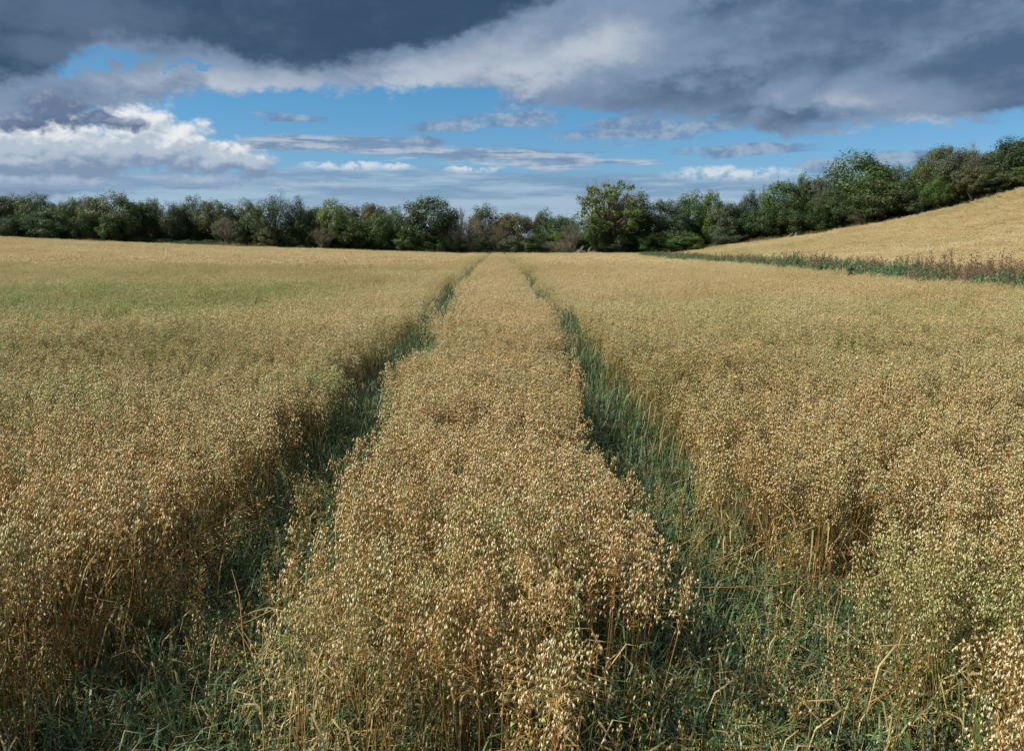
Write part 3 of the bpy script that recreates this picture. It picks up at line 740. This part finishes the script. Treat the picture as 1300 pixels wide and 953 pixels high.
def tree(px, top, hw, base, back, kind, col, label, name='broadleaf_tree', cat='tree', group=None, bark='dark', dy=None):
    """px, hw: where it stands and how wide, top/base: heights seen in the photo; back: metres behind the front of the wood"""
    r0 = ray(px, 303); r0 = r0 / r0[1]
    yy = 100.0
    for _ in range(12): yy = float(tree_y(r0[0] * yy)) + back
    x, y = r0[0] * yy, yy
    dist = y / (ray(px, 303)[1] / 1.0)
    zt = EYE + ray(px, top)[2] / ray(px, top)[1] * y
    z0 = gz(x, y)
    H = max(zt - z0, 1.0); Wd = 2 * hw / F * y * (1.42 if kind not in ('airy', 'bare', 'twiggy') else 1.25)
    v = cnt.get(kind, 0); cnt[kind] = v + 1
    tm, cm = TREES[kind][v % len(TREES[kind])]
    root = link(bpy.data.objects.new(name, None)); root.empty_display_size = .5
    root.location = (x, y, z0); root.rotation_euler = (0, 0, rt.uniform(0, 6.28))
    s = Wd / 7.0 * .97; root.scale = (s, s, H / 8.0 * .97)
    tag(root, label, cat, group)
    for nm, me_, c in (('trunk', tm, BC[bark]), ('crown', cm, tuple(q * rt.uniform(.92, 1.1) for q in LC[col]))):
        o = link(bpy.data.objects.new(nm, me_)); o.parent = root; o.color = (*c, 1)
    return root
T = [
 # px, top, half width, base, metres back, shape, colour, label
 (-24, 240, 24, 298, 6, 'round', 'dark', None), (4, 244, 16, 298, 5, 'round', 'dark', 'dark round tree at the far left end of the wood'),
 (22, 247, 13, 298, 6, 'tall', 'green', 'narrow mid-green tree, second from the left end of the wood'),
 (39, 244, 14, 299, 4, 'round', 'olive', 'olive round-headed tree behind the blue-green bush at the left end'),
 (57, 247, 14, 299, 7, 'dome', 'dark', 'dark low-domed tree rising behind the blue-green bush at the left end'),
 (64, 259, 21, 300, 0, 'bush', 'blue', 'broad rounded blue-green bush at the field edge, left end of the wood'),
 (14, 270, 20, 299, 0, 'bush', 'dark', 'low dark bush at the field edge below the far left trees'),
 (88, 252, 14, 301, 4, 'dome', 'olive', 'low olive tree in the dip between two taller dark trees at left'),
 (103, 247, 13, 302, 6, 'round', 'dark', 'dark round tree left of the broad olive tree at left'),
 (122, 245, 15, 303, 3, 'round', 'olive', 'olive tree leaning against the broadest tree of the left wood'),
 (104, 268, 14, 302, 0, 'spiky', 'green', 'thin green sapling clump at the field edge under the left trees'),
 (155, 242, 22, 304, 2, 'round', 'olive', 'broadest and highest olive tree in the left part of the wood'),
 (140, 275, 13, 304, -.5, 'tall', 'green', 'slender ivy-green tree in front of the broad olive tree at left'),
 (185, 251, 14, 306, 4, 'dome', 'dark', 'dark domed tree just right of the broad olive tree'),
 (196, 249, 11, 306, 8, 'round', 'green', 'green tree top showing behind the dark domed tree at left'),
 (220, 252, 15, 308, 4, 'spiky', 'dark', 'dark tree with a small spiky top in the left wood'),
 (244, 249, 16, 309, 6, 'dome', 'green', 'broad green domed tree in the middle of the left wood'),
 (266, 250, 14, 310, 5, 'round', 'olive', 'olive-topped tree next to the green dome in the left wood'),
 (292, 255, 17, 311, 4, 'dome', 'dark', 'low dark tree in the dip left of the spiky dark tree'),
 (288, 272, 15, 312, 0, 'twiggy', 'grey', 'grey twiggy half-bare shrub at the field edge, left part of the wood'),
 (305, 283, 9, 312, -.6, 'bush', 'green', 'small green bush beside the grey twiggy shrub, left part'),
 (318, 251, 14, 311, 4, 'round', 'olive', 'olive round tree touching the big dark spiky tree'),
 (350, 246, 24, 312, 1, 'spiky', 'dark', 'big dark tree with a ragged spiky top, left of centre'),
 (383, 250, 16, 313, 1.5, 'spiky', 'deep', 'very dark ragged tree joined to the big spiky tree'),
 (338, 288, 12, 313, -1, 'bush', 'olive', 'low olive bush under the big dark spiky tree'),
 (404, 257, 14, 313, 6, 'dome', 'dark', 'dark tree behind and left of the light green tree'),
 (423, 253, 20, 314, 2, 'dome', 'lime', 'light yellow-green domed tree, palest crown left of centre'),
 (410, 284, 17, 315, -.5, 'twiggy', 'olive', 'thin olive scrub in front of the light green tree'),
 (448, 257, 18, 314, 8, 'dome', 'rust', 'brown-tinged tree behind the light green tree'),
 (471, 253, 16, 314, 26, 'dome', 'rust', 'distant rusty brown dome showing above the wood'),
 (452, 272, 20, 315, 1, 'bush', 'green', 'wide mid-green thicket bush below the rusty brown dome'),
 (482, 268, 18, 316, 1, 'round', 'green', 'mid-green round tree between the rusty dome and the tall dark tree'),
 (502, 262, 16, 317, 5, 'dome', 'dark', 'dark flat-topped tree in the dip left of the tall dark tree'),
 (518, 285, 14, 318, -.8, 'bush', 'bright', 'light green bush at the foot of the tall dark round tree'),
 (548, 246, 29, 318, 1, 'round', 'deep', 'tall dark round tree standing out left of the wheel tracks'),
 (560, 292, 16, 320, -1, 'bush', 'dark', 'low dark bush below the tall dark round tree'),
 (583, 258, 10, 320, 2, 'twiggy', 'grey', 'thin grey-leaved sapling right beside the tall dark round tree'),
 (613, 257, 16, 320, 7, 'round', 'dark', 'dark ball-shaped tree top left above the wheel tracks'),
 (598, 270, 22, 320, 0, 'twiggy', 'dead', 'grey-brown half-dead tree with bare twigs left of the tracks'),
 (572, 280, 14, 320, -.5, 'bare', 'grey', 'nearly bare pale-stemmed tree at the field edge left of the tracks'),
 (630, 283, 13, 320, 0, 'twiggy', 'olive', 'small olive tree with pale forked stems at the end of the tracks'),
 (641, 271, 15, 320, 9, 'dome', 'green', 'green treetop behind the end of the wheel tracks'),
 (657, 268, 20, 320, 2, 'flat', 'rust', 'flat-topped brownish hawthorn on a pale trunk at the track end'),
 (648, 297, 12, 320, -.6, 'bush', 'grey', 'low grey-green bush directly where the wheel tracks end'),
 (674, 298, 12, 320, -.6, 'bush', 'green', 'small dense green bush right of the flat-topped hawthorn'),
 (690, 266, 15, 319, 10, 'tall', 'dark', 'dark upright tree behind, between hawthorn and tall open tree'),
 (700, 294, 18, 319, 4, 'bush', 'bright', 'bright green bush glowing in the gap right of the hawthorn'),
 (714, 269, 17, 319, 6, 'dome', 'green', 'green tree just left of the tall open tree'),
 (709, 303, 20, 319, -.5, 'twiggy', 'dead', 'low heap of grey dead scrub at the field edge'),
 (728, 278, 16, 319, .5, 'twiggy', 'grey', 'grey-green thin shrub in front of the tall open tree, left'),
 (775, 219, 41, 320, 0, 'airy', 'bright', 'tallest open-crowned tree with airy branches right of the tracks'),
 (786, 252, 20, 320, 1.2, 'dome', 'green', 'dense green tree inside and behind the tall open tree'),
 (757, 262, 13, 320, -1, 'tall', 'bright', 'bright green column of leaves at the left foot of the tall open tree'),
 (795, 290, 18, 321, -1.2, 'bush', 'deep', 'dark bush at the right foot of the tall open tree'),
 (806, 241, 18, 320, 2, 'round', 'green', 'green round tree leaning on the tall open tree, right side'),
 (838, 249, 18, 320, 2, 'round', 'dark', 'dark round tree just right of the tall open tree'),
 (874, 241, 20, 319, 4, 'round', 'green', 'mid-green broad tree between tall open tree and yellowish tree'),
 (862, 266, 19, 318, .5, 'bush', 'blue', 'dark blue-green bush below the mid-green broad tree'),
 (832, 293, 17, 320, -1.5, 'bush', 'bright', 'bright low bramble where the wood meets the bank'),
 (872, 293, 20, 318, -1.5, 'bush', 'bright', 'wide yellow-green bramble at the left end of the bank'),
 (903, 240, 17, 317, 3, 'dome', 'bright', 'yellow-green rounded treetop at the foot of the slope'),
 (926, 252, 19, 315, 1, 'dome', 'grey', 'dull grey-green tree right of the yellow-green treetop'),
 (922, 284, 17, 314, -1, 'bush', 'grey', 'dull grey-green bush at the bottom of the slope'),
 (950, 236, 14, 312, 3, 'spiky', 'deep', 'very dark tree with pointed spires above the slope'),
 (967, 231, 10, 310, 5, 'twiggy', 'grey', 'thin grey spire-like sapling above the dark spires'),
 (965, 262, 20, 308, 0, 'round', 'dark', 'dark front tree below the pointed spires'),
 (990, 225, 22, 306, 2, 'round', 'green', 'green round tree third step up the slope'),
 (1000, 258, 18, 303, -.5, 'dome', 'green', 'green lower tree over the fallen grey branches'),
 (1020, 221, 17, 303, 4, 'tall', 'olive', 'olive upright tree behind the leafy slope tree'),
 (1040, 214, 14, 300, 3, 'airy', 'grey', 'open grey-green tree just left of the great dark oak'),
 (1038, 250, 18, 298, 0, 'spiky', 'green', 'green shaggy tree in front of the open grey-green tree'),
 (1092, 190, 37, 296, 5, 'round', 'green', 'great rounded dark oak standing highest above mid slope'),
 (1066, 238, 17, 295, 0, 'dome', 'dark', 'dark bush-like tree under the left side of the great oak'),
 (1118, 222, 29, 282, -1, 'dome', 'olive', 'big olive-grey rounded bush in front of the great oak'),
 (1090, 262, 15, 290, -1.5, 'twiggy', 'olive', 'thin olive scrub at the field edge below the great oak'),
 (1145, 206, 17, 280, 3, 'round', 'dark', 'dark small tree in the dip right of the great oak'),
 (1168, 198, 16, 275, 2, 'dome', 'olive', 'olive tree beside the dip right of the great oak'),
 (1186, 182, 19, 272, 6, 'round', 'green', 'green crown peeping left over the grey willow'),
 (1206, 182, 22, 266, 2, 'dome', 'grey', 'grey-green feathery willow high on the slope'),
 (1188, 222, 17, 268, -1, 'spiky', 'bright', 'leafy bright young ash at the field edge below the willow'),
 (1160, 236, 17, 276, -1, 'bush', 'dark', 'dark bush left of the bright young ash'),
 (1228, 176, 13, 262, 5, 'bare', 'grey', 'nearly bare open tree showing sky near the top right'),
 (1232, 202, 21, 258, 0, 'bush', 'rust', 'brown-olive bush between young ash and the far right trees'),
 (1262, 180, 20, 255, 5, 'tall', 'dark', 'dark tree left beside the highest tree at the right edge'),
 (1284, 171, 26, 250, 5, 'round', 'deep', 'highest dark tree at the right edge of the wood'),
 (1262, 214, 22, 250, 0, 'bush', 'green', 'green hedge-like bush at the top of the slope'),
 (1300, 205, 26, 243, 0, 'bush', 'olive', 'olive bramble mound at the right edge on top of the slope'),
 (1335, 175, 34, 240, 4, 'round', 'dark', None), (1370, 185, 34, 235, 2, 'dome', 'green', None),
]
BARKS = {'twiggy': 'grey', 'bare': 'pale', 'flat': 'pale', 'airy': 'grey'}
for px, top, hw, base, back, kind, col, lab in T:
    bush = kind == 'bush' or (lab and ('bush' in lab or 'shrub' in lab or 'scrub' in lab or 'bramble' in lab) and kind in ('twiggy', 'dome'))
    tree(px, top, hw, base, back, kind, col, lab or 'tree at the outer end of the wood, beyond the picture edge', 'bush' if bush else 'broadleaf_tree', 'bush' if bush else 'tree',
         'bushes along the field edge' if bush else 'trees of the wood beyond the fields', BARKS.get(kind, 'dark'))
# deep thicket that closes the wood behind its front trees: one mass nobody could count
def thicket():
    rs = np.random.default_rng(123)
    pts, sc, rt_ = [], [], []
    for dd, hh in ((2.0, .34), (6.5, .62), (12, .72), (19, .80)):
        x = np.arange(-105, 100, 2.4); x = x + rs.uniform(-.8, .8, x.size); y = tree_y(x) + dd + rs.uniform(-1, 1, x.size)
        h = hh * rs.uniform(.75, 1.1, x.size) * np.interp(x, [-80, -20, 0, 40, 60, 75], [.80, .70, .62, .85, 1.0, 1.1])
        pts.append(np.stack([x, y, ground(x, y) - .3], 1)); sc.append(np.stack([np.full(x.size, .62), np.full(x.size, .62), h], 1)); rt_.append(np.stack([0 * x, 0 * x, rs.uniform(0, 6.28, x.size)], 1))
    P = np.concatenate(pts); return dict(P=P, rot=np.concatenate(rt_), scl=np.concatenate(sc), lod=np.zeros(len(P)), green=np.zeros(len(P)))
def thick_proto(seed):
    tm, cm = tree_meshes('bush', seed); a = cm.attributes['Col']; c = np.empty(len(cm.vertices) * 4, np.float32); a.data.foreach_get('color', c)
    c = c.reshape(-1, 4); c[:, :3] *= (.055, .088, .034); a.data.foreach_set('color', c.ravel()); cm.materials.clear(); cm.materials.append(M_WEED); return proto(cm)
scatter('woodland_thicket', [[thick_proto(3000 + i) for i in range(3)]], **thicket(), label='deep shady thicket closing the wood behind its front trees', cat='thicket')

# ------------------------------------------------------------------ fallen branches and leaning straw
def at_edge(px, back):
    r0 = ray(px, 303); yy = 100.0
    for _ in range(12): yy = float(tree_y(r0[0] / r0[1] * yy)) + back
    return r0[0] / r0[1] * yy, yy
def fallen_branch(px, back, L, rotz, lift, label, seed):
    r = np.random.default_rng(seed); x, y = at_edge(px, back); acc = Acc(); c = (.34, .31, .27)
    main = np.array([[0, 0, .2], [L * .3, .1, .5 + lift * .3], [L * .65, -.1, .6 + lift * .7], [L, .1, .3 + lift]])
    acc.tube(main, [.16, .13, .09, .03], c, 6)
    for i in range(9):
        t = r.uniform(.25, .95); s = np.array([np.interp(t, [0, .3, .65, 1], main[:, k]) for k in range(3)]); e = s + [r.uniform(.2, 1.3), r.uniform(-.9, .9), r.uniform(-.4, .9)]
        acc.tube([s, (s + e) / 2 + r.normal(0, .12, 3), e], [.06, .04, .015], c, 4)
    m = acc.build('fallen_branch', M_BARK, True)
    o = link(bpy.data.objects.new('fallen_branch', m)); o.location = (x, y, gz(x, y)); o.rotation_euler = (0, 0, R(rotz)); o.color = (.42, .39, .34, 1)
    tag(o, label, 'branch', 'fallen dead branches')
fallen_branch(962, -2.2, 5.0, 8, .2, 'pale dead branch lying at the field edge below the dark front tree', 1)
fallen_branch(985, -2.4, 4.2, -12, .6, 'grey dead branch lying right against the first, tip raised', 2)
fallen_branch(1018, -1.6, 3.6, 155, 2.3, 'bleached dead limb arching up out of the green slope trees', 3)
fallen_branch(722, -2.0, 3.2, 20, .4, 'grey dead branch on the verge left of the tall open tree', 4)
def straw_bundle(x, y, L, az, rise, n, label, seed, h0=.05, spread=.10, heads=True):
    r = np.random.default_rng(seed); acc = Acc(); d = np.array([math.sin(R(az)), math.cos(R(az)), 0]); s_ = np.array([d[1], -d[0], 0])
    for i in range(n):
        l = L * r.uniform(.75, 1.1); p = s_ * r.normal(0, spread * .4) + [0, 0, h0 + r.uniform(0, .05)]; e = p + d * l * .96 + s_ * r.normal(0, spread * 1.6) + [0, 0, rise * l * r.uniform(.6, 1.15) + r.normal(0, .05)]
        c = np.array([.44, .30, .12]) * r.uniform(.65, 1.15); mid = p + (e - p) * r.uniform(.35, .65) + [0, 0, .03] + r.normal(0, .035, 3)
        acc.tube([p, (p + mid) / 2 + r.normal(0, .008, 3), mid, (mid + e) / 2 + [0, 0, .015] + r.normal(0, .01, 3), e], [.0021, .0021, .002, .0016, .001], c, 4)
        if heads:
            m = 22; u = r.uniform(.78, 1.02, m)[:, None]; P = mid + (e - mid) * (u * 1.6 - .6) + r.normal(0, .016, (m, 3)) - [0, 0, .012]
            acc.spindles(P, d * .8 + r.normal(0, .35, (m, 3)) + [0, 0, -.5], .022, .0065, grain_cols(r, m, .0))
    o = link(bpy.data.objects.new('bent_oat_stalks', acc.build('bent_oat_stalks', M_OAT))); o.location = (x, y, gz(x, y))
    tag(o, label, 'bent stalks', 'oat stalks bent out of the crop')
straw_bundle(-1.62, 2.62, 1.05, 28, .32, 7, 'pale oat stalks fallen slantwise across the left wheel track', 11, .10, .05)
straw_bundle(-.72, 2.45, .42, -22, .85, 8, 'golden bare stalks leaning left at the front corner of the middle strip', 12, .0, .10, False)
straw_bundle(-.98, 2.75, .42, 112, .06, 2, 'single straws lying flat beside the front of the middle strip', 13, .22, .05, False)
straw_bundle(.72, 3.15, .75, 78, .10, 4, 'golden straws lying across the right wheel track', 14, .20, .09)
straw_bundle(1.66, 2.75, .42, 15, 1.3, 7, 'golden bare stalks leaning upright in the right front crop', 15, .0, .12, False)
straw_bundle(1.10, 2.30, .60, 70, .12, 3, 'broken straws low in the green right front corner', 16, .16, .07, False)
